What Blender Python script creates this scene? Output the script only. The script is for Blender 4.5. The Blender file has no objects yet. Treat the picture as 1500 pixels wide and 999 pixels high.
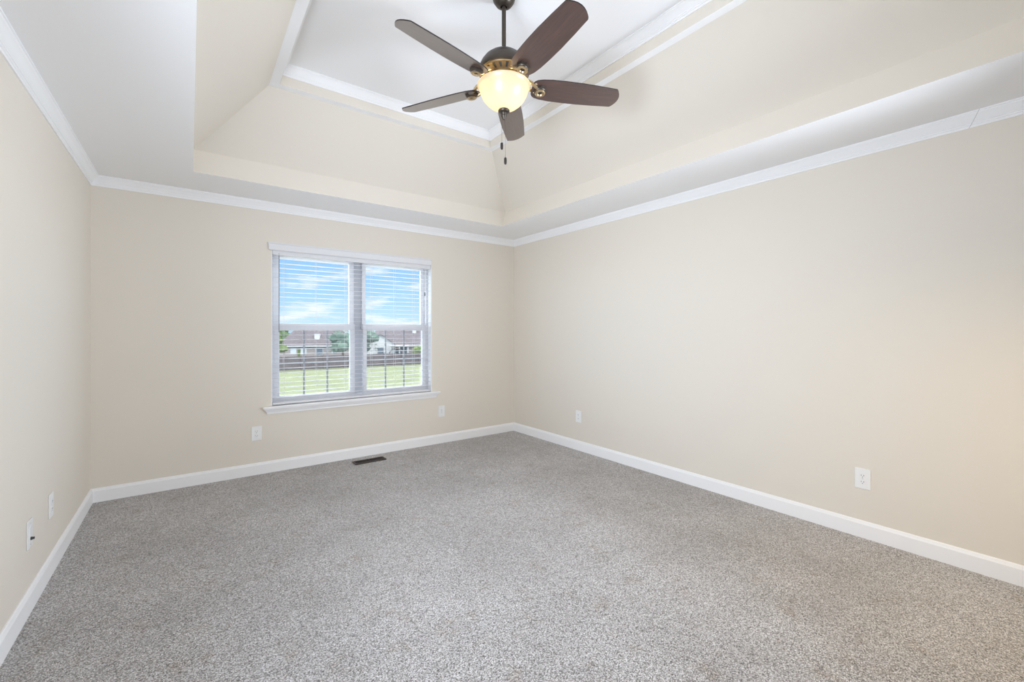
import bpy, bmesh, math, random
from mathutils import Vector, Matrix
R = math.radians
random.seed(7)
S = bpy.context.scene
COL = S.collection

# ------------------------------------------------------------------ camera
H = 1.28                                   # eye height
cam_d = bpy.data.cameras.new('camera')
cam = bpy.data.objects.new('camera', cam_d)
COL.objects.link(cam)
cam.location = (0, 0, H)
cam.rotation_euler = (R(90), 0, -R(36.667))
cam_d.sensor_width = 36.0
cam_d.lens = 634.0 / 1500.0 * 36.0
cam_d.shift_y = -14.5 / 1500.0
cam_d.clip_start = 0.02
cam_d.clip_end = 2000
S.camera = cam

# ------------------------------------------------------------------ view
S.view_settings.view_transform = 'Standard'
S.view_settings.look = 'None'
S.view_settings.gamma = 1.0
S.view_settings.use_curve_mapping = False
S.view_settings.exposure = 0.25
S.cycles.use_denoising = True
S.cycles.max_bounces = 14
S.cycles.diffuse_bounces = 8
S.cycles.sample_clamp_indirect = 6.0

# room, metres: camera stands at the origin, +Y is towards the window wall
XL, XR, YB, YF, HC = -0.593, 3.354, 4.461, -0.60, 2.44
WX0, WX1, WZ0, WZ1 = 0.595, 2.190, 0.600, 2.030      # window opening
LY0, LY1, LZ0, LZ1 = -0.20, 2.10, 0.70, 1.85         # added window in the left wall, beside the camera
RY0, RY1, RZ0, RZ1 = -0.52, 0.06, 0.50, 1.90          # added narrow window in the right wall, out of the frame
DX0, DX1, DZ1 = 1.95, 3.00, 2.05                     # doorway to the hall, behind the camera

T_WALL = .16
# ------------------------------------------------------------------ world
SKY_GLOW = 5.4
W = bpy.data.worlds.new('sky')
S.world = W
W.use_nodes = True
nt = W.node_tree
nt.nodes.clear()
N = nt.nodes.new
L = nt.links.new
tc = N('ShaderNodeTexCoord')
sep = N('ShaderNodeSeparateXYZ'); L(tc.outputs['Generated'], sep.inputs[0])
grad = N('ShaderNodeValToRGB'); L(sep.outputs['Z'], grad.inputs[0])
e = grad.color_ramp.elements
e[0].position = 0.0; e[0].color = (.56, .78, .95, 1)
e[1].position = 0.20; e[1].color = (.25, .50, .88, 1)
for p, c in ((.07, (.40, .66, .92, 1)), (.36, (.5, .75, 1.0, 1)), (.5, (1, 1, 1, 1))):
    k = e.new(p); k.color = c
mp = N('ShaderNodeMapping'); L(tc.outputs['Generated'], mp.inputs[0])
mp.inputs['Scale'].default_value = (2.4, 2.4, 11.0)
mp.inputs['Location'].default_value = (3.1, 0.7, 0.25)
cn = N('ShaderNodeTexNoise'); L(mp.outputs[0], cn.inputs['Vector'])
cn.inputs['Scale'].default_value = 3.0; cn.inputs['Detail'].default_value = 7; cn.inputs['Roughness'].default_value = .58
cr = N('ShaderNodeValToRGB'); L(cn.outputs['Fac'], cr.inputs[0])
cr.color_ramp.elements[0].position = .50; cr.color_ramp.elements[0].color = (0, 0, 0, 1)
cr.color_ramp.elements[1].position = .66; cr.color_ramp.elements[1].color = (.9, .9, .9, 1)
mix = N('ShaderNodeMixRGB'); L(cr.outputs[0], mix.inputs[0]); L(grad.outputs[0], mix.inputs[1])
mix.inputs[2].default_value = (.92, .94, .98, 1)
# the sky overhead is brighter than the strip over the horizon
hi = N('ShaderNodeMapRange'); L(sep.outputs['Z'], hi.inputs[0])
hi.inputs[1].default_value = .22; hi.inputs[2].default_value = .55
hi.inputs[3].default_value = 1.0; hi.inputs[4].default_value = SKY_GLOW
# and brighter again away from the clear blue quarter the window looks at
dot = N('ShaderNodeVectorMath'); dot.operation = 'DOT_PRODUCT'; L(tc.outputs['Generated'], dot.inputs[0]); dot.inputs[1].default_value = (math.sin(R(16.7)), math.cos(R(16.7)), 0)
side = N('ShaderNodeMapRange'); L(dot.outputs['Value'], side.inputs[0])
side.inputs[1].default_value = .93; side.inputs[2].default_value = .80; side.inputs[3].default_value = 1.0; side.inputs[4].default_value = SKY_GLOW
mx_ = N('ShaderNodeMath'); mx_.operation = 'MAXIMUM'; L(hi.outputs[0], mx_.inputs[0]); L(side.outputs[0], mx_.inputs[1])
bg = N('ShaderNodeBackground'); L(mix.outputs[0], bg.inputs[0]); L(mx_.outputs[0], bg.inputs[1])
wo = N('ShaderNodeOutputWorld'); L(bg.outputs[0], wo.inputs[0])

# ------------------------------------------------------------------ lights
def light(name, kind, loc, energy, color, rot=(0, 0, 0), size=None, size_y=None):
    d = bpy.data.lights.new(name, kind)
    d.energy = energy; d.color = color
    if kind == 'AREA':
        d.shape = 'RECTANGLE'; d.size = size; d.size_y = size_y
    o = bpy.data.objects.new(name, d); COL.objects.link(o)
    o.location = loc; o.rotation_euler = rot
    return o
sun = light('sun', 'SUN', (0, -40, 60), 2.0, (1, .97, .9))
sun.rotation_euler = Vector((0, .62, -.78)).to_track_quat('-Z', 'Y').to_euler()
sun.data.angle = R(1.0)
# fill panel added inside the left wall (beside the camera), thrown across the room
def aim(a, b): return (Vector(b) - Vector(a)).to_track_quat('-Z', 'Z').to_euler()
def aimed_panel(name, a, b, energy, color, spread, sx, sy):
    o = light(name, 'AREA', a, energy, color, aim(a, b), sx, sy)
    o.data.spread = R(spread)
    return o
aimed_panel('fill_panel_left', (XL + .10, 1.0, 1.25), (XR, 2.7, 1.85), 36, (.89, .985, 1.15), 115, 1.6, 1.0)
# another added fill panel, at the camera's end of the right wall
aimed_panel('fill_panel_right', (XR - .16, -.22, 1.25), (XL, 2.9, 2.0), 34, (.89, .985, 1.15), 100, .5, 1.0)
# the lit hall behind the camera, through its doorway
aimed_panel('hall_light', (2.5, YF - .02, 1.35), (2.6, .80, .0), 7.5, (1.0, .78, .50), 120, .9, 1.2)
po = light('window_portal', 'AREA', ((WX0 + WX1) / 2, YB + T_WALL + .01, (WZ0 + WZ1) / 2), 1, (1, 1, 1), (-R(90), 0, 0), WX1 - WX0, WZ1 - WZ0)
po.data.cycles.is_portal = True

# ------------------------------------------------------------------ materials
def mat(name, base=(.8, .8, .8), rough=.5, metal=0.0, spec=.5):
    m = bpy.data.materials.new(name); m.use_nodes = True
    b = m.node_tree.nodes['Principled BSDF']
    b.inputs['Base Color'].default_value = (*base, 1)
    b.inputs['Roughness'].default_value = rough
    b.inputs['Metallic'].default_value = metal
    b.inputs['Specular IOR Level'].default_value = spec
    return m
def nodes(m):
    t = m.node_tree
    return t, t.nodes['Principled BSDF']
def noise(t, scale, detail=3, rough=.5, coord='Object', vscale=(1, 1, 1)):
    c = t.nodes.new('ShaderNodeTexCoord')
    mp = t.nodes.new('ShaderNodeMapping'); mp.inputs['Scale'].default_value = vscale
    t.links.new(c.outputs[coord], mp.inputs[0])
    n = t.nodes.new('ShaderNodeTexNoise')
    n.inputs['Scale'].default_value = scale; n.inputs['Detail'].default_value = detail; n.inputs['Roughness'].default_value = rough
    t.links.new(mp.outputs[0], n.inputs['Vector'])
    return n
def ramp(t, src, stops):
    r = t.nodes.new('ShaderNodeValToRGB')
    t.links.new(src, r.inputs[0])
    el = r.color_ramp.elements
    el[0].position, el[0].color = stops[0][0], (*stops[0][1], 1)
    el[1].position, el[1].color = stops[-1][0], (*stops[-1][1], 1)
    for p, c in stops[1:-1]:
        k = el.new(p); k.color = (*c, 1)
    return r
def bump(t, b, src, strength, dist):
    n = t.nodes.new('ShaderNodeBump')
    n.inputs['Strength'].default_value = strength; n.inputs['Distance'].default_value = dist
    t.links.new(src, n.inputs['Height']); t.links.new(n.outputs[0], b.inputs['Normal'])
def painted(name, base, rough, bscale=140, bs=.12, spec=.3):
    m = mat(name, base, rough, spec=spec)
    t, b = nodes(m)
    bump(t, b, noise(t, bscale, 4).outputs['Fac'], bs, .002)
    return m
M = {}
M['wall'] = painted('beige_wall_paint', (.74, .690, .607), .75)
M['ceil'] = painted('white_ceiling_paint', (.89, .89, .89), .85)
M['trim'] = painted('white_trim_paint', (.88, .88, .88), .4, 60, .03)
M['vinyl'] = mat('white_vinyl', (.60, .61, .64), .4)
M['slat'] = mat('white_blind_slat', (.74, .74, .755), .42)
M['cord'] = mat('white_cord', (.75, .75, .76), .8)
M['wand'] = mat('grey_clear_wand', (.16, .18, .21), .25)
M['plastic'] = mat('white_plastic', (.84, .84, .83), .3)
M['slot'] = mat('dark_slot', (.05, .05, .05), .6)
M['screw'] = mat('screw_metal', (.6, .6, .58), .35, .8)
M['bronze'] = mat('dark_bronze', (.075, .062, .05), .38, .75)
M['glow_bronze'] = mat('bulb_glow_bronze', (.50, .38, .22), .33, .85)  # warm bulb glow put into the bronze of parts near the bowl
M['register'] = mat('brown_register_metal', (.055, .042, .034), .45, .4)
M['chain'] = mat('pull_chain', (.22, .18, .14), .4, .8)
M['duct'] = mat('duct_dark', (.02, .018, .016), .9)

# carpet: flecked tufts, dark gaps, soft trampled patches
m = mat('flecked_carpet', (.4, .38, .36), .95, spec=.1); M['carpet'] = m
t, b = nodes(m)
c = t.nodes.new('ShaderNodeTexCoord')
v = t.nodes.new('ShaderNodeTexVoronoi'); v.inputs['Scale'].default_value = 260
n0 = t.nodes.new('ShaderNodeTexNoise'); n0.inputs['Scale'].default_value = 150; n0.inputs['Detail'].default_value = 2
t.links.new(c.outputs['Object'], n0.inputs['Vector'])
add = t.nodes.new('ShaderNodeVectorMath'); add.operation = 'MULTIPLY_ADD'
add.inputs[1].default_value = (.007, .007, .0)
t.links.new(n0.outputs['Color'], add.inputs[0]); t.links.new(c.outputs['Object'], add.inputs[2])
t.links.new(add.outputs[0], v.inputs['Vector'])
sp = t.nodes.new('ShaderNodeSeparateXYZ'); t.links.new(v.outputs['Color'], sp.inputs[0])
fleck = ramp(t, sp.outputs[0], [(0.0, (.13, .115, .10)), (.22, (.36, .34, .325)), (.45, (.60, .585, .575)), (.72, (.78, .77, .77)), (1.0, (.96, .955, .955))])
fleck.color_ramp.interpolation = 'LINEAR'
gap = ramp(t, v.outputs['Distance'], [(.25, (1, 1, 1)), (.75, (.44, .42, .40))])
mul = t.nodes.new('ShaderNodeMixRGB'); mul.blend_type = 'MULTIPLY'; mul.inputs[0].default_value = 1
t.links.new(fleck.outputs[0], mul.inputs[1]); t.links.new(gap.outputs[0], mul.inputs[2])
big = ramp(t, noise(t, 1.7, 5, .62).outputs['Fac'], [(.36, (1.0, .99, .98)), (.5, (1.12, 1.115, 1.11)), (.64, (1.24, 1.235, 1.235))])
mul2 = t.nodes.new('ShaderNodeMixRGB'); mul2.blend_type = 'MULTIPLY'; mul2.inputs[0].default_value = 1
t.links.new(mul.outputs[0], mul2.inputs[1]); t.links.new(big.outputs[0], mul2.inputs[2])
st = ramp(t, noise(t, 7.5, 6, .7).outputs['Fac'], [(.55, (1, 1, 1)), (.70, (.80, .73, .65))])
mul3 = t.nodes.new('ShaderNodeMixRGB'); mul3.blend_type = 'MULTIPLY'; mul3.inputs[0].default_value = 1
t.links.new(mul2.outputs[0], mul3.inputs[1]); t.links.new(st.outputs[0], mul3.inputs[2])
t.links.new(mul3.outputs[0], b.inputs['Base Color'])
b.inputs['Sheen Weight'].default_value = .45; b.inputs['Sheen Roughness'].default_value = .45
inv = t.nodes.new('ShaderNodeMath'); inv.operation = 'MULTIPLY_ADD'; inv.inputs[1].default_value = -1; inv.inputs[2].default_value = 1
t.links.new(v.outputs['Distance'], inv.inputs[0])
ad2 = t.nodes.new('ShaderNodeMath'); ad2.operation = 'ADD'
t.links.new(inv.outputs[0], ad2.inputs[0]); t.links.new(noise(t, 30, 3).outputs['Fac'], ad2.inputs[1])
bump(t, b, ad2.outputs[0], .8, .006)

# fan blade veneer, grain along local X
m = mat('dark_walnut_veneer', (.06, .03, .025), .28, spec=.6); M['wood'] = m
t, b = nodes(m)
g = ramp(t, noise(t, 9, 6, .65, vscale=(1.2, 22, 22)).outputs['Fac'], [(.3, (.028, .013, .011)), (.5, (.060, .028, .022)), (.7, (.10, .050, .036))])
t.links.new(g.outputs[0], b.inputs['Base Color'])
b.inputs['Coat Weight'].default_value = 1.0; b.inputs['Coat Roughness'].default_value = .30; b.inputs['Coat IOR'].default_value = 1.9
M['edge'] = mat('blade_edge', (.02, .014, .012), .5)

# frosted amber glass bowl: passes the light of the bulbs inside it
m = bpy.data.materials.new('frosted_amber_glass'); m.use_nodes = True; M['bowl'] = m
t = m.node_tree; t.nodes.clear()
tl = t.nodes.new('ShaderNodeBsdfTranslucent'); tl.inputs[0].default_value = (.21, .160, .090, 1)
df = t.nodes.new('ShaderNodeBsdfDiffuse'); df.inputs[0].default_value = (.92, .84, .66, 1)
gl = t.nodes.new('ShaderNodeBsdfGlossy'); gl.inputs[0].default_value = (1, 1, 1, 1); gl.inputs[1].default_value = .3
m1 = t.nodes.new('ShaderNodeMixShader'); m1.inputs[0].default_value = .45
m2 = t.nodes.new('ShaderNodeMixShader'); m2.inputs[0].default_value = .05
o = t.nodes.new('ShaderNodeOutputMaterial')
t.links.new(tl.outputs[0], m1.inputs[1]); t.links.new(df.outputs[0], m1.inputs[2])
t.links.new(m1.outputs[0], m2.inputs[1]); t.links.new(gl.outputs[0], m2.inputs[2]); t.links.new(m2.outputs[0], o.inputs[0])

m = bpy.data.materials.new('lamp_bulb_glow'); m.use_nodes = True; M['bulb'] = m
b = m.node_tree.nodes['Principled BSDF']
b.inputs['Emission Color'].default_value = (1, .80, .50, 1); b.inputs['Emission Strength'].default_value = 5

m = bpy.data.materials.new('window_glass'); m.use_nodes = True; M['glass'] = m
t = m.node_tree; t.nodes.clear()
tr = t.nodes.new('ShaderNodeBsdfTransparent'); tr.inputs[0].default_value = (.97, .98, .98, 1)
gl = t.nodes.new('ShaderNodeBsdfGlossy'); gl.inputs[1].default_value = .25
mx = t.nodes.new('ShaderNodeMixShader'); mx.inputs[0].default_value = .004
o = t.nodes.new('ShaderNodeOutputMaterial')
t.links.new(tr.outputs[0], mx.inputs[1]); t.links.new(gl.outputs[0], mx.inputs[2]); t.links.new(mx.outputs[0], o.inputs[0])

m = bpy.data.materials.new('insect_screen_mesh'); m.use_nodes = True; M['screen'] = m
t = m.node_tree; t.nodes.clear()
tr = t.nodes.new('ShaderNodeBsdfTransparent')
df = t.nodes.new('ShaderNodeBsdfDiffuse'); df.inputs[0].default_value = (.20, .20, .215, 1)
mx = t.nodes.new('ShaderNodeMixShader'); mx.inputs[0].default_value = .24
o = t.nodes.new('ShaderNodeOutputMaterial')
t.links.new(tr.outputs[0], mx.inputs[1]); t.links.new(df.outputs[0], mx.inputs[2]); t.links.new(mx.outputs[0], o.inputs[0])

def mottled(name, c0, c1, scale, rough=.9, vs=(1, 1, 1)):
    m = mat(name, c0, rough, spec=.1); t, b = nodes(m)
    r = ramp(t, noise(t, scale, 5, .6, vscale=vs).outputs['Fac'], [(.32, c0), (.68, c1)])
    t.links.new(r.outputs[0], b.inputs['Base Color']); return m
M['grass'] = mottled('lawn_grass', (.105, .125, .062), (.145, .160, .095), .35)
M['fence'] = mottled('weathered_fence_wood', (.070, .055, .056), (.125, .104, .103), 1.5, vs=(6, 6, .6))
M['shingle'] = mottled('mauve_grey_shingles', (.075, .064, .070), (.115, .101, .106), 2.2, vs=(1, 1, 4))
M['brick'] = mottled('pinkish_brick', (.18, .15, .145), (.25, .215, .205), 3)
M['siding'] = mottled('white_siding', (.36, .355, .36), (.42, .41, .41), 2)
M['darkglass'] = mat('house_window_dark', (.07, .09, .12), .15)
M['bark'] = mottled('bark', (.12, .09, .07), (.2, .16, .12), 5)
M['leaf_a'] = mottled('blue_green_leaves', (.05, .085, .065), (.115, .16, .125), 1.4)
M['leaf_b'] = mottled('yellow_green_leaves', (.06, .09, .024), (.12, .15, .06), 1.4)
M['leaf_c'] = mottled('mid_green_leaves', (.032, .062, .022), (.08, .115, .052), 1.4)

# ------------------------------------------------------------------ mesh helpers
class MB:
    def __init__(s): s.bm = bmesh.new(); s.mi = 0
    def _f(s, vs):
        try:
            f = s.bm.faces.new(vs); f.material_index = s.mi; return f
        except ValueError: return None
    def box(s, x0, x1, y0, y1, z0, z1):
        v = [s.bm.verts.new(p) for p in ((x0, y0, z0), (x1, y0, z0), (x1, y1, z0), (x0, y1, z0), (x0, y0, z1), (x1, y0, z1), (x1, y1, z1), (x0, y1, z1))]
        for q in ((0, 3, 2, 1), (4, 5, 6, 7), (0, 1, 5, 4), (1, 2, 6, 5), (2, 3, 7, 6), (3, 0, 4, 7)): s._f([v[i] for i in q])
        return s
    def quad(s, *pts): s._f([s.bm.verts.new(p) for p in pts]); return s
    def lathe(s, prof, seg=32, c=(0, 0, 0), caps=True, axis='Z'):
        rings = []
        for r, z in prof:
            ring = []
            for k in range(seg):
                a = 2 * math.pi * k / seg
                x, y = r * math.cos(a), r * math.sin(a)
                p = {'Z': (x, y, z), 'Y': (x, z, y), 'X': (z, x, y)}[axis]
                ring.append(s.bm.verts.new((p[0] + c[0], p[1] + c[1], p[2] + c[2])))
            rings.append(ring)
        for A, B in zip(rings, rings[1:]):
            for k in range(seg): s._f([A[k], A[(k + 1) % seg], B[(k + 1) % seg], B[k]])
        if caps:
            s._f(rings[0][::-1]); s._f(rings[-1])
        return s
    def tube(s, pts, r, seg=8):
        pts = [Vector(p) for p in pts]
        rr = r if isinstance(r, (list, tuple)) else [r] * len(pts)
        rings = []
        for i, p in enumerate(pts):
            d = (pts[min(i + 1, len(pts) - 1)] - pts[max(i - 1, 0)]).normalized()
            q = d.to_track_quat('Z', 'Y')
            rings.append([s.bm.verts.new(p + q @ Vector((rr[i] * math.cos(2 * math.pi * k / seg), rr[i] * math.sin(2 * math.pi * k / seg), 0))) for k in range(seg)])
        for A, B in zip(rings, rings[1:]):
            for k in range(seg): s._f([A[k], A[(k + 1) % seg], B[(k + 1) % seg], B[k]])
        s._f(rings[0][::-1]); s._f(rings[-1]); return s
    def prism(s, poly, z0, z1):
        A = [s.bm.verts.new((x, y, z0)) for x, y in poly]; B = [s.bm.verts.new((x, y, z1)) for x, y in poly]
        s._f(A[::-1]); s._f(B)
        for i in range(len(poly)): s._f([A[i], A[(i + 1) % len(poly)], B[(i + 1) % len(poly)], B[i]])
        return s
    def sweep(s, rings, closed_prof=True):
        R_ = [[s.bm.verts.new(p) for p in r] for r in rings]
        n = len(R_[0])
        for A, B in zip(R_, R_[1:]):
            for k in range(n if closed_prof else n - 1): s._f([A[k], A[(k + 1) % n], B[(k + 1) % n], B[k]])
        if closed_prof: s._f(R_[0][::-1]); s._f(R_[-1])
        return s
    def build(s, name, m, parent=None, smooth=False, bevel=0, recalc=True, ang=40):
        me = bpy.data.meshes.new(name)
        if recalc: bmesh.ops.recalc_face_normals(s.bm, faces=s.bm.faces[:])
        s.bm.to_mesh(me); s.bm.free()
        for x in (m if isinstance(m, list) else [m]): me.materials.append(x)
        o = bpy.data.objects.new(name, me); COL.objects.link(o)
        if smooth:
            for p in me.polygons: p.use_smooth = True
            if ang: me.set_sharp_from_angle(angle=R(ang))
        if bevel:
            b = o.modifiers.new('bevel', 'BEVEL'); b.width = bevel; b.segments = 2; b.limit_method = 'ANGLE'
        if parent: o.parent = parent
        return o
def empty(name, loc, rz=0, label=None, cat=None, group=None):
    o = bpy.data.objects.new(name, None); COL.objects.link(o)
    o.location = loc; o.rotation_euler = (0, 0, rz); o.empty_display_size = .1
    return tag(o, label, cat, group)
def tag(o, label=None, cat=None, group=None, kind=None):
    if label: o['label'] = label
    if cat: o['category'] = cat
    if group: o['group'] = group
    if kind: o['kind'] = kind
    return o
def copy_tree(o, parent=None):
    c = o.copy(); COL.objects.link(c)
    if parent: c.parent = parent
    for ch in o.children: copy_tree(ch, c)
    return c
def struct(o, label, cat): return tag(o, label, cat, kind='structure')

# ------------------------------------------------------------------ room shell
T = .16
struct(MB().box(XL - T, XR + T, YF - T, YB + T, -.12, 0).build('floor', M['carpet']), 'grey and beige flecked carpet covering the whole floor', 'carpet')
def holed(name, axis, a, b, lo, hi, z1, h, m, label):
    """wall slab from a to b across its thickness, lo..hi along it, with hole h=(u0,u1,z0,z1)"""
    mb = MB()
    def bx(u0, u1, z0, z1):
        if u1 - u0 < 1e-6 or z1 - z0 < 1e-6: return
        if axis == 'y': mb.box(u0, u1, a, b, z0, z1)
        else: mb.box(a, b, u0, u1, z0, z1)
    bx(lo, h[0], 0, z1); bx(h[1], hi, 0, z1); bx(h[0], h[1], 0, h[2]); bx(h[0], h[1], h[3], z1)
    bmesh.ops.remove_doubles(mb.bm, verts=mb.bm.verts[:], dist=1e-5)
    return struct(mb.build(name, m), label, 'wall')
holed('wall_back', 'y', YB, YB + T, XL - T, XR + T, HC, (WX0, WX1, WZ0, WZ1), M['wall'], 'beige painted wall holding the window with white blinds')
holed('wall_rear', 'y', YF - T, YF, XL - T, XR + T, HC, (DX0, DX1, 0, DZ1), M['wall'], 'beige wall behind the camera with the hall doorway')
holed('wall_left', 'x', XL - T, XL, YF, YB, HC, (LY0, LY1, LZ0, LZ1), M['wall'], 'beige painted wall on the left with two outlet plates low down')
holed('wall_right', 'x', XR, XR + T, YF, YB, HC, (RY0, RY1, RZ0, RZ1), M['wall'], 'long bare beige painted wall on the right')

# tray ceiling: flat border, riser, slope, narrow ledge, band, top
OX0, OX1, OY0, OY1 = .020, 2.771, .03, 3.909
r0 = [(OX0, OY0, HC), (OX1, OY0, HC), (OX1, OY1, HC), (OX0, OY1, HC)]
r1 = [(OX0, OY0, 2.602), (2.818, OY0, 2.602), (2.818, OY1, 2.602), (OX0, OY1, 2.602)]
SX0, SX1, SY0, SY1, SZ = .452, 2.365, .436, 3.503, 3.030
r2 = [(SX0, SY0, SZ), (SX1, SY0, SZ), (SX1, SY1, SZ), (SX0, SY1, SZ)]
lw = .0575
BX0, BX1, BY0, BY1, TZ = SX0 + lw, SX1 - lw, SY0 + lw, SY1 - lw, 3.172
r3 = [(BX0, BY0, SZ), (BX1, BY0, SZ), (BX1, BY1, SZ), (BX0, BY1, SZ)]
r4 = [(x, y, TZ) for x, y, z in r3]
rX = [(XL - T, YF - T, HC), (XR + T, YF - T, HC), (XR + T, YB + T, HC), (XL - T, YB + T, HC)]
def ring(A, B):
    mb = MB()
    for i in range(4):
        j = (i + 1) % 4
        mb.quad(A[i], A[j], B[j], B[i])
    bmesh.ops.remove_doubles(mb.bm, verts=mb.bm.verts[:], dist=1e-5)
    return mb
ceil = struct(ring(rX, r0).build('ceiling', M['ceil']), 'white tray ceiling with a flat border and sloped beige sides', 'ceiling')
ring(r0, r1).build('tray_riser', M['wall'], ceil)
ring(r1, r2).build('tray_slope', M['wall'], ceil)
ring(r2, r3).build('tray_ledge', M['trim'], ceil)
ring(r3, r4).build('tray_band', M['wall'], ceil)
MB().quad(*r4).build('tray_top', M['ceil'], ceil)
# crown moulding: profile (out from wall, down from ceiling)
CROWN = [(0, 0), (.050, 0), (.050, -.007), (.045, -.009), (.044, -.014), (.037, -.020), (.028, -.030), (.020, -.041),
         (.015, -.047), (.015, -.051), (.011, -.053), (.010, -.059), (.006, -.061), (.006, -.073), (0, -.073)]
def run(prof, a, b, inward, z, ma=1, mb_=1):
    """straight moulding from a to b (xy), mitred by the projection at both ends"""
    a, b, n = Vector(a), Vector(b), Vector(inward)
    d = (b - a).normalized()
    rings = []
    for end, sgn, mi in ((a, 1, ma), (b, -1, mb_)):
        rings.append([(*(end + n * p + d * (sgn * p * mi)), z + q) for p, q in prof])
    return MB().sweep(rings)
def four(names, labels, cat, prof, x0, x1, y0, y1, z, m):
    C_ = [((x0, y0), (x0, y1), (1, 0)), ((x0, y1), (x1, y1), (0, -1)), ((x1, y1), (x1, y0), (-1, 0)), ((x1, y0), (x0, y0), (0, 1))]
    return [struct(run(prof, a, b, n, z).build(nm, m, smooth=True, ang=25), lb, cat) for nm, lb, (a, b, n) in zip(names, labels, C_)]
wl = ('left wall', 'window wall', 'right wall', 'wall behind the camera')
lower = four(['trim_1', 'trim_2', 'trim_3', 'trim_4'], [f'white crown moulding along the top of the {w}' for w in wl], 'crown moulding', CROWN, XL, XR, YF, YB, HC, M['trim'])
four(['trim_5', 'trim_6', 'trim_7', 'trim_8'], [f'white crown moulding high inside the tray on the side of the {w}' for w in wl], 'crown moulding', CROWN, BX0, BX1, BY0, BY1, TZ, M['trim'])
# scarf joint visible in the right-hand crown
off = [(p + .0006, q - .0006) for p, q in CROWN[1:-1]]
sj = MB()
sj.sweep([[(XR - p, .352 + .62 * -q + k, HC + q) for p, q in off] for k in (0, .0022)], closed_prof=False)
sj.build('scarf_joint', mat('joint_line', (.5, .49, .47), .8), lower[2])

BASE = [(0, 0), (.014, 0), (.014, .084), (.010, .092), (.008, .100), (.004, .104), (0, .104)]
C_ = [('baseboard_left', (XL, YF), (XL, YB), (1, 0), 'left wall', 1, 1), ('baseboard_back', (XL, YB), (XR, YB), (0, -1), 'window wall', 1, 1), ('baseboard_right', (XR, YB), (XR, YF), (-1, 0), 'right wall', 1, 1)]
for nm, a, b_, n, w, p, q in C_:
    struct(run(BASE, a, b_, n, 0).build(nm, M['trim'], smooth=True, ang=25), f'white baseboard along the foot of the {w}', 'baseboard')
mb = run(BASE, (DX0 - .08, YF), (XL, YF), (0, 1), 0, 0, 1)
struct(mb.build('baseboard_rear', M['trim']), 'white baseboard behind the camera', 'baseboard')

# doorway to the hall and the hall beyond it (behind the camera)
d1 = MB()
for x0, x1 in ((DX0 - .08, DX0), (DX1, DX1 + .08)): d1.box(x0, x1, YF, YF + .018, 0, DZ1 + .08)
d1.box(DX0, DX1, YF, YF + .018, DZ1, DZ1 + .08)
struct(d1.build('door_1', M['trim'], bevel=.004), 'white cased doorway behind the camera', 'doorway')
hall = MB(); hx0, hx1, hy0, hy1 = DX0 - .4, DX1 + .4, YF - T - 1.2, YF - T
hall.box(hx0, hx1, hy0, hy1, -.1, 0).box(hx0, hx1, hy0, hy1, HC, HC + .1).box(hx0 - .1, hx0, hy0, hy1, 0, HC).box(hx1, hx1 + .1, hy0, hy1, 0, HC).box(hx0, hx1, hy0 - .1, hy0, 0, HC)
struct(hall.build('wall_hall', M['wall']), 'plain hall behind the doorway', 'wall')

# side windows added behind the fill panels, out of the frame
def added_window(name, x0, x1, y0, y1, z0, z1, label):
    o = struct(MB().box(x0, x1, y0, y0 + .05, z0, z1).box(x0, x1, y1 - .05, y1, z0, z1).box(x0, x1, y0 + .05, y1 - .05, z0, z0 + .05).box(x0, x1, y0 + .05, y1 - .05, z1 - .05, z1)
                .build(name, M['vinyl']), label, 'window')
    xm = (x0 + x1) / 2
    MB().box(xm - .003, xm + .003, y0 + .05, y1 - .05, z0 + .05, z1 - .05).build('pane', M['glass'], o)
    sx_ = x1 - .006 if x0 < 0 else x0
    MB().box(sx_, sx_ + .006, y0 + .02, y1 - .02, z0 + .01, z1 - .01).build('sky_block_shade', M['slat'], o)  # opaque sheet added to keep outside sky light out
added_window('added_window_left', XL - .12, XL - .06, LY0, LY1, LZ0, LZ1, 'white framed window in the left wall beside the camera')
added_window('added_window_right', XR + .06, XR + .12, RY0, RY1, RZ0, RZ1, 'narrow white framed window at the camera end of the right wall')

# ------------------------------------------------------------------ the window with blinds
win = struct(bpy.data.objects.new('window_1', None), 'white twin sash window in the wall facing the camera', 'window')
COL.objects.link(win); win.location = ((WX0 + WX1) / 2, YB, WZ0)
def wbuild(mb, name, m, parent=win, **k):
    o = mb.build(name, m, parent, **k)
    if parent is win: o.matrix_parent_inverse = Matrix.Translation(win.location).inverted()
    return o
F0, F1 = YB + .075, YB + .155                # frame depth
MX0, MX1 = 1.364, 1.448                      # recessed mullion
fr = MB()
fr.box(WX0, WX0 + .035, F0, F1, WZ0, WZ1).box(WX1 - .035, WX1, F0, F1, WZ0, WZ1)
fr.box(WX0 + .035, WX1 - .035, F0, F1, WZ0, WZ0 + .035).box(WX0 + .035, WX1 - .035, F0, F1, WZ1 - .03, WZ1)
wbuild(fr, 'window_frame', M['vinyl'], bevel=.003)
wbuild(MB().box(MX0 - .012, MX1 + .012, F0 + .066, F1, WZ0 + .035, WZ1 - .03), 'mullion', mat('mullion_gap_shade', (.42, .43, .47), .5))  # grey base colour carries the shadow of the recessed gap
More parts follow.
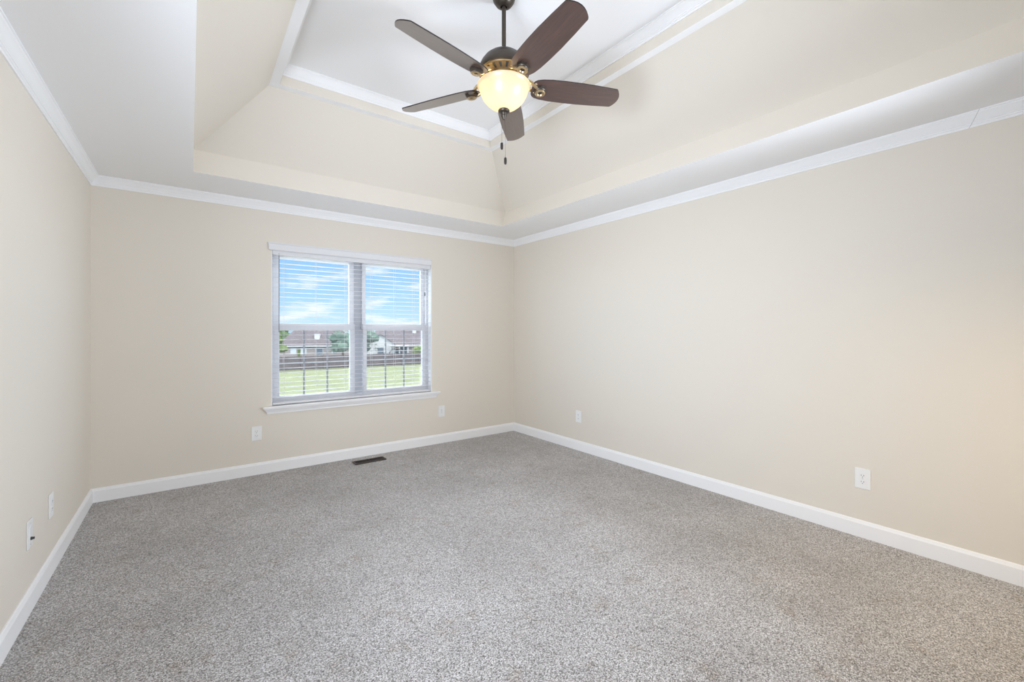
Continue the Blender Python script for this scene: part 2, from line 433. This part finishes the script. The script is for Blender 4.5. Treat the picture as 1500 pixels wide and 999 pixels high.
# drywall return painted white
rv = MB()
rv.box(WX0, WX0 + .006, YB + .001, F0, WZ0, WZ1).box(WX1 - .006, WX1, YB + .001, F0, WZ0, WZ1).box(WX0, WX1, YB + .001, F0, WZ1 - .006, WZ1)
wbuild(rv, 'window_return', M['trim'])
ZM0, ZM1 = 1.286, 1.357                      # meeting rails
for gx0, gx1, so in ((.672, 1.316, 'l'), (1.487, 2.112, 'r')):
    a = WX0 + .035 if so == 'l' else MX1
    b_ = MX0 if so == 'l' else WX1 - .035
    lo = MB()                                 # lower sash, nearer the room
    y0, y1 = F0 + .005, F0 + .040
    lo.box(a, gx0, y0, y1, WZ0 + .035, ZM1 - .006).box(gx1, b_, y0, y1, WZ0 + .035, ZM1 - .006)
    lo.box(gx0, gx1, y0, y1, WZ0 + .035, .672).box(gx0, gx1, y0, y1, ZM0, ZM1 - .006)
    s1 = wbuild(lo, 'lower_sash', M['vinyl'], bevel=.002)
    up = MB()
    y2, y3 = F0 + .042, F0 + .075
    up.box(a, gx0, y2, y3, ZM0 + .01, WZ1 - .03).box(gx1, b_, y2, y3, ZM0 + .01, WZ1 - .03)
    up.box(gx0, gx1, y2, y3, ZM0 + .01, ZM1).box(gx0, gx1, y2, y3, 1.975, WZ1 - .03)
    s2 = wbuild(up, 'upper_sash', M['vinyl'], bevel=.002)
    def sub(mb, nm, m, par):
        return mb.build(nm, m, par)
    sub(MB().box(gx0, gx1, y0 + .014, y0 + .020, .672, ZM0), 'pane', M['glass'], s1)
    sub(MB().box(gx0, gx1, y2 + .014, y2 + .020, ZM1, 1.975), 'pane', M['glass'], s2)
    gr = MB()
    for f in (1 / 3, 2 / 3):
        xx = gx0 + (gx1 - gx0) * f
        gr.box(xx - .008, xx + .008, y0 + .022, y0 + .028, .672, ZM0)
    gr.box(gx0, gx1, y0 + .022, y0 + .028, .966, .982)
    sub(gr, 'muntin_grille', mat('backlit_muntin_shade', (.30, .315, .35), .5), s1)  # white bars coloured grey for their backlit shade
    sub(MB().quad((gx0, y3 + .01, .672), (gx1, y3 + .01, .672), (gx1, y3 + .01, ZM0), (gx0, y3 + .01, ZM0)), 'insect_screen', M['screen'], s1)
# stool with a moulded apron below
sl = MB()
sl.box(WX0, WX1, YB - .001, F0 + .01, WZ0 - .03, WZ0)
prof = [(0, 0), (.050, 0), (.052, -.006), (.050, -.018), (.040, -.021), (.040, -.027), (.032, -.032), (.026, -.045), (.018, -.055), (.016, -.070), (0, -.070)]
rings = []
for x, sg in ((.575, -1), (2.225, 1)):
    rings.append([(x + sg * p * 1.0, YB - p, WZ0 + q) for p, q in prof])
sl.sweep(rings)
wbuild(sl, 'window_sill', M['trim'], smooth=True, ang=25)

blind = empty('window_blind', (1.39, YB, 2.03), 0, 'white horizontal two inch slat blind hanging open across the window', 'window blind')
def bb(mb, nm, m, **k):
    o = mb.build(nm, m, blind, **k); o.matrix_parent_inverse = Matrix.Translation(blind.location).inverted(); return o
va = MB()
va.sweep([[(x + sg * d, y, z) for d, y, z in ((0, YB - .001, 2.016), (.0, YB - .016, 2.016), (.004, YB - .020, 2.022), (.004, YB - .020, 2.070), (.008, YB - .026, 2.078), (.008, YB - .026, 2.086), (.008, YB - .001, 2.086))] for x, sg in ((.575, -1), (2.176, 1))])
bb(va, 'valance', M['slat'])
bb(MB().box(.605, 2.180, YB + .006, YB + .060, 1.978, 2.026), 'head_rail', M['slat'], bevel=.003)
sm = MB(); zs = []
z = 1.952
while z > .640:
    zs.append(z); z -= .0442
for z in zs:
    pts = []
    for k in range(7):                        # slightly crowned slat section
        u = -1 + k / 3
        pts.append((YB + .033 + u * .0250, z + (.0012 * (1 - u * u))))
    poly = pts + [(y, q - .0022) for y, q in reversed(pts)]
    sm.sweep([[(x, y, q) for y, q in poly] for x in (.607, 2.178)])
bb(sm, 'slat_panel', M['slat'], smooth=True, ang=50)
bb(MB().box(.607, 2.178, YB + .010, YB + .058, .602, .621), 'bottom_rail', M['slat'], bevel=.003)
for x in (.700, .980, 1.255, 1.517, 1.770, 1.985, 2.110):
    c_ = MB()
    for y in (YB + .0065, YB + .0595): c_.tube([(x, y, 1.98), (x, y, .64)], .0009, 5)
    bb(c_, 'ladder_cord', M['cord'])
bb(MB().tube([(.657, YB - .004, 1.975), (.657, YB - .004, 1.27)], .0032, 8).tube([(.657, YB - .004, 1.985), (.657, YB + .012, 1.995)], .002, 6), 'tilt_wand', M['wand'])
pc = MB().tube([(2.104, YB - .002, 1.98), (2.104, YB - .002, 1.71)], .001, 5).tube([(2.108, YB - .002, 1.98), (2.108, YB - .002, 1.69)], .001, 5)
pl = bb(pc, 'lift_cord', M['cord'])
ts = MB().lathe([(.001, 1.715), (.004, 1.71), (.006, 1.68), (.005, 1.672)], 10, (2.106, YB - .002, 0)).build('cord_tassel', M['wand'], pl)

# ------------------------------------------------------------------ ceiling fan
FX, FY = 1.41, 1.97
fan = empty('ceiling_fan', (FX, FY, TZ), 0, 'dark bronze ceiling fan with five brown blades and a lit amber bowl', 'ceiling fan')
def fb(mb, nm, m, parent=fan, smooth=True, rz=0, loc=(0, 0, 0), **k):
    o = mb.build(nm, m, parent, smooth=smooth, **k); o.location = loc; o.rotation_euler = (0, 0, rz); return o
Zr = lambda z: z - TZ
fb(MB().lathe([(.062, 0), (.066, -.010), (.066, -.022), (.060, -.045), (.046, -.066), (.030, -.078), (.018, -.081), (.018, -.070)], 36), 'canopy', M['bronze'])
fb(MB().lathe([(.012, -.06), (.012, Zr(2.846)), (.020, Zr(2.843)), (.020, Zr(2.828))], 20), 'downrod', M['bronze'])
hs = fb(MB().lathe([(.018, Zr(2.839)), (.030, Zr(2.838)), (.057, Zr(2.832)), (.086, Zr(2.818)), (.110, Zr(2.798)), (.128, Zr(2.773)), (.139, Zr(2.748)), (.144, Zr(2.728)), (.142, Zr(2.720)), (.136, Zr(2.718))], 48), 'motor_housing', M['bronze'])
fb(MB().lathe([(.137, Zr(2.7185)), (.132, Zr(2.714)), (.128, Zr(2.716)), (.084, Zr(2.703)), (.080, Zr(2.698)), (.05, Zr(2.698))], 48), 'motor_collar', M['glow_bronze'])
vs = MB()
for k in range(20):                           # vent slots round the underside
    a = 2 * math.pi * (k + .5) / 20
    M4 = Matrix.Rotation(a, 4, 'Z')
    q = [(.123, -.0075, Zr(2.7145)), (.123, .0075, Zr(2.7145)), (.092, .0050, Zr(2.7054)), (.092, -.0050, Zr(2.7054))]
    lo = [M4 @ (Vector(p) + Vector((.0003, 0, -.0010))) for p in q]; hi_ = [M4 @ (Vector(p) + Vector((0, 0, .006))) for p in q]
    A = [vs.bm.verts.new(p) for p in lo]; B = [vs.bm.verts.new(p) for p in hi_]
    vs._f(A); vs._f(B[::-1])
    for i in range(4): vs._f([A[i], A[(i + 1) % 4], B[(i + 1) % 4], B[i]])
vs.build('vent_slots', M['slot'], hs)
fb(MB().lathe([(.05, Zr(2.699)), (.078, Zr(2.698)), (.078, Zr(2.680)), (.05, Zr(2.678))], 36), 'flywheel', M['bronze'])
fb(MB().lathe([(.055, Zr(2.680)), (.055, Zr(2.668)), (.085, Zr(2.664)), (.110, Zr(2.660)), (.110, Zr(2.655)), (.05, Zr(2.655))], 36), 'light_fitter', M['bronze'])
BZ = 2.655
prof = [(.170, .050), (.185, .060), (.215, .068), (.27, .0735), (.36, .0755), (.45, .0745), (.55, .070), (.655, .0635)]
def blade_mesh():
    up_ = [(r, w) for r, w in prof]
    tip = [(.657 + .030 * (1 - f * f), .0635 * f) for f in (.94, .8, .55, .28, 0, -.28, -.55, -.8, -.94)]
    rt = [(.163, -.038), (.160, -.015), (.160, .015), (.163, .038)]
    poly = up_ + tip + [(r, -w) for r, w in reversed(up_)] + rt
    mb = MB()
    A = [mb.bm.verts.new((x, y, -.003)) for x, y in poly]; B = [mb.bm.verts.new((x, y, .003)) for x, y in poly]
    mb._f(A[::-1]); mb._f(B); mb.mi = 1
    for i in range(len(poly)): mb._f([A[i], A[(i + 1) % len(poly)], B[(i + 1) % len(poly)], B[i]])
    return mb
def iron_mesh():
    mb = MB()
    for s in (-1, 1):                         # two curved prongs meet at the medallion
        mb.tube([(.070, s * .012, Zr(2.688)), (.100, s * .025, Zr(2.686)), (.130, s * .031, Zr(2.680)), (.155, s * .031, Zr(2.668)), (.178, s * .026, Zr(2.651)), (.206, s * .013, Zr(2.643))], [.0085, .009, .0095, .0095, .0085, .006], 8)
    return mb
ANG = [-169, -97, -25, 47, 119]
b0 = i0 = None
for k, a in enumerate(ANG):
    if k == 0:
        b0 = blade_mesh().build('blade', [M['wood'], M['edge']], fan)
        b0.location = (0, 0, Zr(BZ))
        i0 = iron_mesh().build('blade_iron', M['glow_bronze'], fan, smooth=True)
        md = MB().lathe([(.008, -.006), (.010, -.014), (.017, -.018), (.024, -.016), (.027, -.010), (.030, -.008), (.031, .004), (.020, .010)], 8, caps=False).build('medallion', M['bronze'], i0, smooth=True, ang=30)
        md.location = (.208, 0, Zr(2.650)); md.scale = (1.2, 1.2, 1.2); md.rotation_euler = (-R(12), 0, 0)
        md2 = MB().lathe([(.0095, 0), (.0095, .001)], 14).build('medallion_bolt', M['slot'], i0); md2.location = (.208, 0, Zr(2.637)); md2.scale = (1.2, 1.2, 1.2); md2.rotation_euler = (-R(12), 0, 0)
        md3 = MB().lathe([(.010, -.0145), (.014, -.0195), (.019, -.0205), (.0245, -.0170), (.022, -.0135)], 24, caps=False).build('medallion_rim', M['glow_bronze'], i0, smooth=True); md3.location = (.208, 0, Zr(2.650)); md3.scale = (1.2, 1.2, 1.2); md3.rotation_euler = (-R(12), 0, 0)
        bl, ir = b0, i0
    else:
        bl, ir = copy_tree(b0, fan), copy_tree(i0, fan)
    bl.rotation_mode = 'XYZ'; bl.rotation_euler = (-R(16), 0, R(a)); ir.rotation_euler = (0, 0, R(a))
bowl = MB()
outer = [(.146, Zr(2.655)), (.149, Zr(2.651)), (.148, Zr(2.645)), (.142, Zr(2.640)), (.139, Zr(2.632)), (.132, Zr(2.610)), (.119, Zr(2.584)), (.100, Zr(2.559)), (.077, Zr(2.540)), (.050, Zr(2.526)), (.012, Zr(2.520))]
bowl.lathe(outer, 56, caps=False)
fb(bowl, 'glass_bowl', M['bowl'], ang=0)
fb(MB().lathe([(.006, Zr(2.530)), (.030, Zr(2.517)), (.033, Zr(2.511)), (.030, Zr(2.504)), (.018, Zr(2.498)), (.014, Zr(2.488)), (.016, Zr(2.484)), (.010, Zr(2.470)), (.004, Zr(2.462))], 28), 'finial', M['bronze'])
for k, a in enumerate((-126 + 90, -126 - 90)):
    x, y = .062 * math.cos(R(a)), .062 * math.sin(R(a))
    bu = fb(MB().lathe([(.010, Zr(2.650)), (.012, Zr(2.638)), (.021, Zr(2.618)), (.023, Zr(2.604)), (.018, Zr(2.590)), (.006, Zr(2.582))], 16), 'lamp_bulb', M['bulb'], loc=(x, y, 0))
    socket = MB().lathe([(.014, Zr(2.660)), (.014, Zr(2.648))], 14).build('bulb_socket', M['slot'], bu)
    pl_ = light('lamp_bulb_light', 'POINT', (x * 1.0, y * 1.0, Zr(2.610)), 8.0, (1.0, .80, .50)); pl_.parent = fan; pl_.data.shadow_soft_size = .03
for nm, x, y, zb in (('pull_chain', -.010, .006, 2.335), ('pull_chain', .006, -.006, 2.252)):
    ch = MB().tube([(x * .6, y * .6, Zr(2.47)), (x, y, Zr(2.42)), (x, y, Zr(zb))], .0010, 6)
    co = fb(ch, nm, M['chain'])
    MB().lathe([(.002, 0), (.0065, -.003), (.0075, -.012), (.0075, -.030), (.006, -.038), (.002, -.040)], 14, (x, y, Zr(zb))).build('pull_fob', M['edge'], co, smooth=True)

# ------------------------------------------------------------------ outlets
def plate_bm():
    mb = MB(); mb.box(-.040, .040, 0, .006, -.0635, .0635); return mb
def outlet(kind, loc, rz, label):
    o = empty('wall_outlet', loc, rz, label, 'wall outlet', 'outlets low on the walls')
    plate_bm().build('cover_plate', M['plastic'], o, bevel=.003)
    if kind == 'duplex':
        for s in (-1, 1):
            rc = MB()
            rc.lathe([(.0165, .0055), (.0165, .0078), (.0155, .0085)], 24, (0, 0, s * .0195), axis='Y')
            r_ = rc.build('receptacle', M['plastic'], o)
            sl_ = MB()
            for dx, h_ in ((-.0063, .0085), (.0063, .0070)): sl_.box(dx - .0012, dx + .0012, .0080, .0089, s * .0195 + .002 - h_ / 2, s * .0195 + .002 + h_ / 2)
            sl_.lathe([(.0024, .0080), (.0024, .0089)], 10, (0, 0, s * .0195 - .0085), axis='Y')
            sl_.build('socket_slots', M['slot'], r_)
        MB().lathe([(.003, .005), (.003, .0072)], 10, axis='Y').build('screw', M['screw'], o)
    elif kind == 'jack':
        MB().box(-.0165, .0165, .005, .0078, -.033, .033).build('insert', M['plastic'], o, bevel=.001)
        MB().lathe([(.0075, .006), (.0075, .013), (.0055, .013), (.0055, .020), (.003, .020)], 14, (.006, 0, -.020), axis='Y').build('cable_jack', M['slot'], o)
        for s in (-1, 1): MB().lathe([(.003, .005), (.003, .0072)], 10, (0, 0, s * .048), axis='Y').build('screw', M['screw'], o)
    else:
        MB().box(-.0165, .0165, .005, .0072, -.033, .033).build('insert', M['plastic'], o, bevel=.001)
        MB().box(-.0020, .0020, .007, .0078, -.028, .028).build('insert_groove', mat('grey_groove', (.5, .5, .5), .6), o)
        for s in (-1, 1): MB().lathe([(.003, .005), (.003, .0072)], 10, (0, 0, s * .048), axis='Y').build('screw', M['screw'], o)
    return o
outlet('duplex', (.478, YB, .367), R(180), 'white outlet plate on the window wall, below the left end of the sill')
outlet('blank', (2.313, YB, .363), R(180), 'small white plate on the window wall below the right end of the sill')
outlet('duplex', (XR, 3.303, .362), R(90), 'white plate on the right wall, the far one near the room corner')
outlet('duplex', (XR, .855, .364), R(90), 'large white duplex outlet on the right wall, nearest to the camera on that wall')
outlet('jack', (XL, 2.917, .349), -R(90), 'white plate on the left wall with a small black cable jack')
outlet('duplex', (XL, 3.300, .357), -R(90), 'white outlet plate on the left wall, the one nearer the window wall')

# floor register
fv = empty('floor_register', (1.42, 4.256, 0), 0, 'dark brown metal floor register in the carpet under the window', 'floor vent')
g = MB()
w_, d_ = .152, .055
g.box(-w_, w_, -d_, -d_ + .014, 0, .010).box(-w_, w_, d_ - .014, d_, 0, .010).box(-w_, -w_ + .016, -d_ + .014, d_ - .014, 0, .010).box(w_ - .016, w_, -d_ + .014, d_ - .014, 0, .010)
g.box(-.006, .006, -d_ + .014, d_ - .014, 0, .010)
g.build('register_frame', M['register'], fv, bevel=.002)
lv = MB()
for k in range(18):
    x = -w_ + .024 + k * (2 * w_ - .048) / 17
    if abs(x) < .008: continue
    lv.box(x - .0022, x + .0022, -d_ + .014, d_ - .014, .001, .0075)
lv.build('louver_grille', M['register'], fv)
MB().box(-w_ + .012, w_ - .012, -d_ + .012, d_ - .012, .0003, .0012).build('duct_opening', M['duct'], fv)  # near-black sheet under the louvers

# ------------------------------------------------------------------ outdoors, one storey below
def gz(y):                                    # the lawn falls away beyond the fence
    if y < 56: return -3.2
    return -3.2 - min(1, (y - 56) / 44) * 1.67
gm = MB(); ys = [YB + .6, 10, 20, 30, 40, 50, 56, 62, 70, 80, 90, 100, 130, 180, 260]
xs = [-60, -30, 0, 20, 40, 60, 90, 140, 200]
grid = [[gm.bm.verts.new((x, y, gz(y))) for x in xs] for y in ys]
for i in range(len(ys) - 1):
    for j in range(len(xs) - 1): gm._f([grid[i][j], grid[i][j + 1], grid[i + 1][j + 1], grid[i + 1][j]])
struct(gm.build('ground', M['grass'], smooth=True), 'pale green lawn outside the window', 'lawn')

struct(MB().box(-4, 8, YB + T, 9.0, -.62, -.46).build('bounce_roof', mat('bounce_roof_pale', (.55, .55, .54), .8)), 'pale flat porch roof below the window, outside', 'roof')  # unseen slab added to bounce light up through the window

fy = 54.3
fe = empty('garden_fence', (15, fy, -3.2), 0, 'long brown wooden privacy fence across the far side of the lawn', 'fence')
fx0, fx1 = -12, 22
bd = MB(); x = fx0
while x < fx1:
    bd.box(x, x + .138, -.012, .012, 0.05, 1.58 + random.uniform(-.012, .012)); x += .145
bd.build('board_panel', M['fence'], fe)
rl = MB()
for z in (.3, .85, 1.4): rl.box(fx0, fx1, -.06, -.012, z - .045, z + .045)
rl.build('fence_rail', M['fence'], fe)
for k in range(15):
    x = fx0 + k * 2.42
    MB().box(x - .05, x + .05, -.16, -.06, 0, 1.64).build('post', M['fence'], fe)

def gable_house(name, loc, rz, L_, D_, wall_h, roof_h, label, walls, roof, wins, gables, extras=()):
    h = empty(name, loc, rz, label, 'house')
    MB().box(-L_ / 2, L_ / 2, 0, D_, 0, wall_h).build('wall', walls, h)
    rf = MB(); ov = .45
    a, b_, c_, d_ = (-L_ / 2 - ov, -ov, wall_h - .15), (L_ / 2 + ov, -ov, wall_h - .15), (L_ / 2 + ov, D_ + ov, wall_h - .15), (-L_ / 2 - ov, D_ + ov, wall_h - .15)
    p, q = (-L_ / 2 + D_ * .40, D_ / 2, wall_h + roof_h), (L_ / 2 - D_ * .40, D_ / 2, wall_h + roof_h)
    rf.quad(a, b_, q, p); rf.quad(b_, c_, q); rf.quad(c_, d_, p, q); rf.quad(d_, a, p); rf.quad(a, d_, c_, b_)
    r_ = rf.build('roof', roof, h)
    MB().box(-L_ / 2 - ov, L_ / 2 + ov, -ov - .04, -ov, wall_h - .34, wall_h - .10).build('fascia', M['siding'], r_)
    for gx, gw, gh, dep in gables:            # front gables
        gb = MB(); y0 = -dep
        gb.box(gx - gw / 2, gx + gw / 2, y0, .1, 0, wall_h)
        gb._f([gb.bm.verts.new(v_) for v_ in ((gx - gw / 2, y0, wall_h), (gx + gw / 2, y0, wall_h), (gx, y0, wall_h + gh))])
        go = gb.build('front_gable', M['siding'], h)
        gr_ = MB(); o_ = .35; bk = D_ * .5
        for sx in (-1, 1):
            e0 = Vector((gx + sx * (gw / 2 + o_), y0 - o_, wall_h - gh * o_ / (gw / 2))); e1 = Vector((gx, y0 - o_, wall_h + gh))
            up_ = Vector((0, 0, .18))
            A = [e0, e1, Vector((gx, bk, wall_h + gh)), Vector((e0.x, bk, e0.z))]
            gr_.quad(*A); gr_.quad(*[p_ + up_ for p_ in A]); gr_.quad(A[0], A[1], A[1] + up_, A[0] + up_)
        gr_.build('gable_roof', roof, go)
    for wx, wz, ww, wh, yy, mm in wins:
        f_ = MB(); t_ = .09
        f_.box(wx - ww / 2 - t_, wx + ww / 2 + t_, yy - .05, yy, wz - t_, wz).box(wx - ww / 2 - t_, wx + ww / 2 + t_, yy - .05, yy, wz + wh, wz + wh + t_)
        f_.box(wx - ww / 2 - t_, wx - ww / 2, yy - .05, yy, wz, wz + wh).box(wx + ww / 2, wx + ww / 2 + t_, yy - .05, yy, wz, wz + wh)
        fo = f_.build('window', M['siding'], h)
        MB().box(wx - ww / 2, wx + ww / 2, yy - .02, yy - .005, wz, wz + wh).build('pane', mm, fo)
    return h
paleglass = mat('house_window_pale', (.36, .38, .40), .3)
hl = gable_house('house', (23.0, 107.5, gz(107.5)), -R(26), 15.5, 9.0, 2.9, 4.6, 'mauve roofed house beyond the fence, seen through the left sash', M['brick'], M['shingle'],
            [(-4.4, .9, 1.1, 1.3, -.02, paleglass), (-2.2, .9, 1.1, 1.3, -.02, paleglass), (1.2, .7, 1.4, 1.5, -.02, M['darkglass']), (4.6, .9, 1.1, 1.3, -.02, M['darkglass'])], [])
for xx in (.4,):
    dm = MB().box(xx - .55, xx + .55, 1.0, 2.8, 3.9, 5.5); dm.build('dormer', M['siding'], hl)
MB().box(-2.95, -1.6 - 1.9, -.04, -.01, 0, 2.1).build('door', M['leaf_b'], hl)
hr = gable_house('house', (40.0, 94.7, gz(94.7)), -R(26), 19, 9.0, 2.9, 4.4, 'house with a white front gable and dark porch windows, seen through the right sash', M['brick'], M['shingle'],
            [(-2.2, .5, 1.4, 1.9, -.02, M['darkglass']), (-.5, .5, 1.4, 1.9, -.02, M['darkglass']), (-5.5, .8, 1.3, 1.4, -1.22, M['darkglass'])], [(-5.5, 6.2, 2.3, 1.2)])
MB().box(1.4, 2.2, 2.5, 3.3, 4.5, 7.6).build('chimney', M['siding'], hr)
pp = MB()
for xx in (-3.2, -1.3, .6): pp.box(xx - .09, xx + .09, -2.6, -2.42, 0, 2.6)
pp.box(-3.4, .8, -2.75, 0, 2.6, 2.8)
pp.build('porch', M['siding'], hr)

ar = empty('garden_arch', (33.0, 83.0, gz(83)), -R(26), 'grey brown garden arch behind the fence, left of the porch', 'garden arch')
for y in (0, .9):
    am = MB()
    am.tube([(-1.35, y, 0), (-1.35, y, .9)] + [(1.35 * math.cos(a), y, .9 + 1.1 * math.sin(a)) for a in [R(180 - 15 * k) for k in range(1, 12)]] + [(1.35, y, .9), (1.35, y, 0)], .09, 8)
    am.build('hoop', M['fence'], ar, smooth=True)
for k in range(7):
    a = R(30 * k); cb = MB().tube([(1.35 * math.cos(a), 0, .9 + 1.1 * math.sin(a)), (1.35 * math.cos(a), .9, .9 + 1.1 * math.sin(a))], .05, 6)
    cb.build('crossbar', M['fence'], ar)

def blob(mb, c, r, sub=2, amp=.22):
    ret = bmesh.ops.create_icosphere(mb.bm, subdivisions=sub, radius=1.0)
    ph = random.uniform(0, 9)
    for v_ in ret['verts']:
        d = v_.co.normalized()
        k = 1 + amp * math.sin(d.x * 5 + ph) * math.sin(d.y * 6 + ph * 1.7) + amp * .6 * math.sin(d.z * 9 + ph * 2.1) + random.uniform(-.08, .08)
        v_.co = Vector(c) + Vector((d.x * r[0], d.y * r[1], d.z * r[2])) * k
def tree(x, y, hgt, rad, m, label, trunk=.3, shrub=False):
    z0 = gz(y)
    o = empty('shrub' if shrub else 'tree', (x, y, z0), random.uniform(0, 6), label, 'shrub' if shrub else 'tree', 'shrubs beyond the fence' if shrub else 'trees beyond the fence')
    tk = MB().tube([(0, 0, 0), (.05, 0, hgt * .3), (0, .1, hgt * .7)], [trunk, trunk * .75, trunk * .3], 8)
    for k in range(4):
        a = k * 1.6; tk.tube([(.03, 0, hgt * .35), (rad * .5 * math.cos(a), rad * .5 * math.sin(a), hgt * .6)], [trunk * .4, trunk * .15], 6)
    tk.build('trunk', M['bark'], o, smooth=True)
    cr_ = MB(); lo = hgt * (.12 if shrub else .25)
    for k in range(16):
        a = random.uniform(0, 6.28); f = random.uniform(0, 1); q = math.sqrt(random.random()) * rad * (1 - .55 * f)
        s = rad * random.uniform(.32, .5)
        blob(cr_, (q * math.cos(a), q * math.sin(a), lo + s * .6 + f * (hgt - lo - s * 1.5)), (s, s, s * .85))
    for k in range(900):                      # loose leaves that break up the outline
        a = random.uniform(0, 6.28); f = random.random(); q = rad * (1.08 - .5 * f) * random.uniform(.75, 1.08)
        p = Vector((q * math.cos(a), q * math.sin(a), lo + f * (hgt - lo)))
        s = random.uniform(.08, .16) * (rad / 3) ** .5
        u_ = Vector((random.uniform(-1, 1), random.uniform(-1, 1), random.uniform(-1, 1))).normalized(); w__ = u_.orthogonal().normalized()
        cr_.quad(p - u_ * s, p + w__ * s * .6, p + u_ * s, p - w__ * s * .6)
    cr_.build('crown', m, o, recalc=False)
    return o
tree(23.6, 86.0, 5.9, 2.6, M['leaf_a'], 'blue green tree right of the mauve roofed house, nearest the middle of the window')
tree(12.6, 92.0, 6.6, 2.0, M['leaf_b'], 'yellow green tree at the left edge of the left sash')
tree(29.6, 92.0, 6.2, 3.0, M['leaf_a'], 'blue green tree at the left edge of the right sash')
tree(50.5, 112.0, 6.6, 3.2, M['leaf_c'], 'mid green tree behind the right end of the house in the right sash')
tree(19.5, 140.0, 8.0, 4.5, M['leaf_c'], 'mid green tree rising behind the roof of the left house')
tree(46.5, 122.0, 7.4, 4.0, M['leaf_c'], 'mid green tree behind the roof of the right house')
tree(36.8, 79.0, 2.5, 2.3, M['leaf_b'], 'wide yellow green shrub before the right end of the house', .08, True)
tree(23.2, 57.2, 1.4, 1.0, M['leaf_c'], 'small green shrub at the right end of the fence', .05, True)
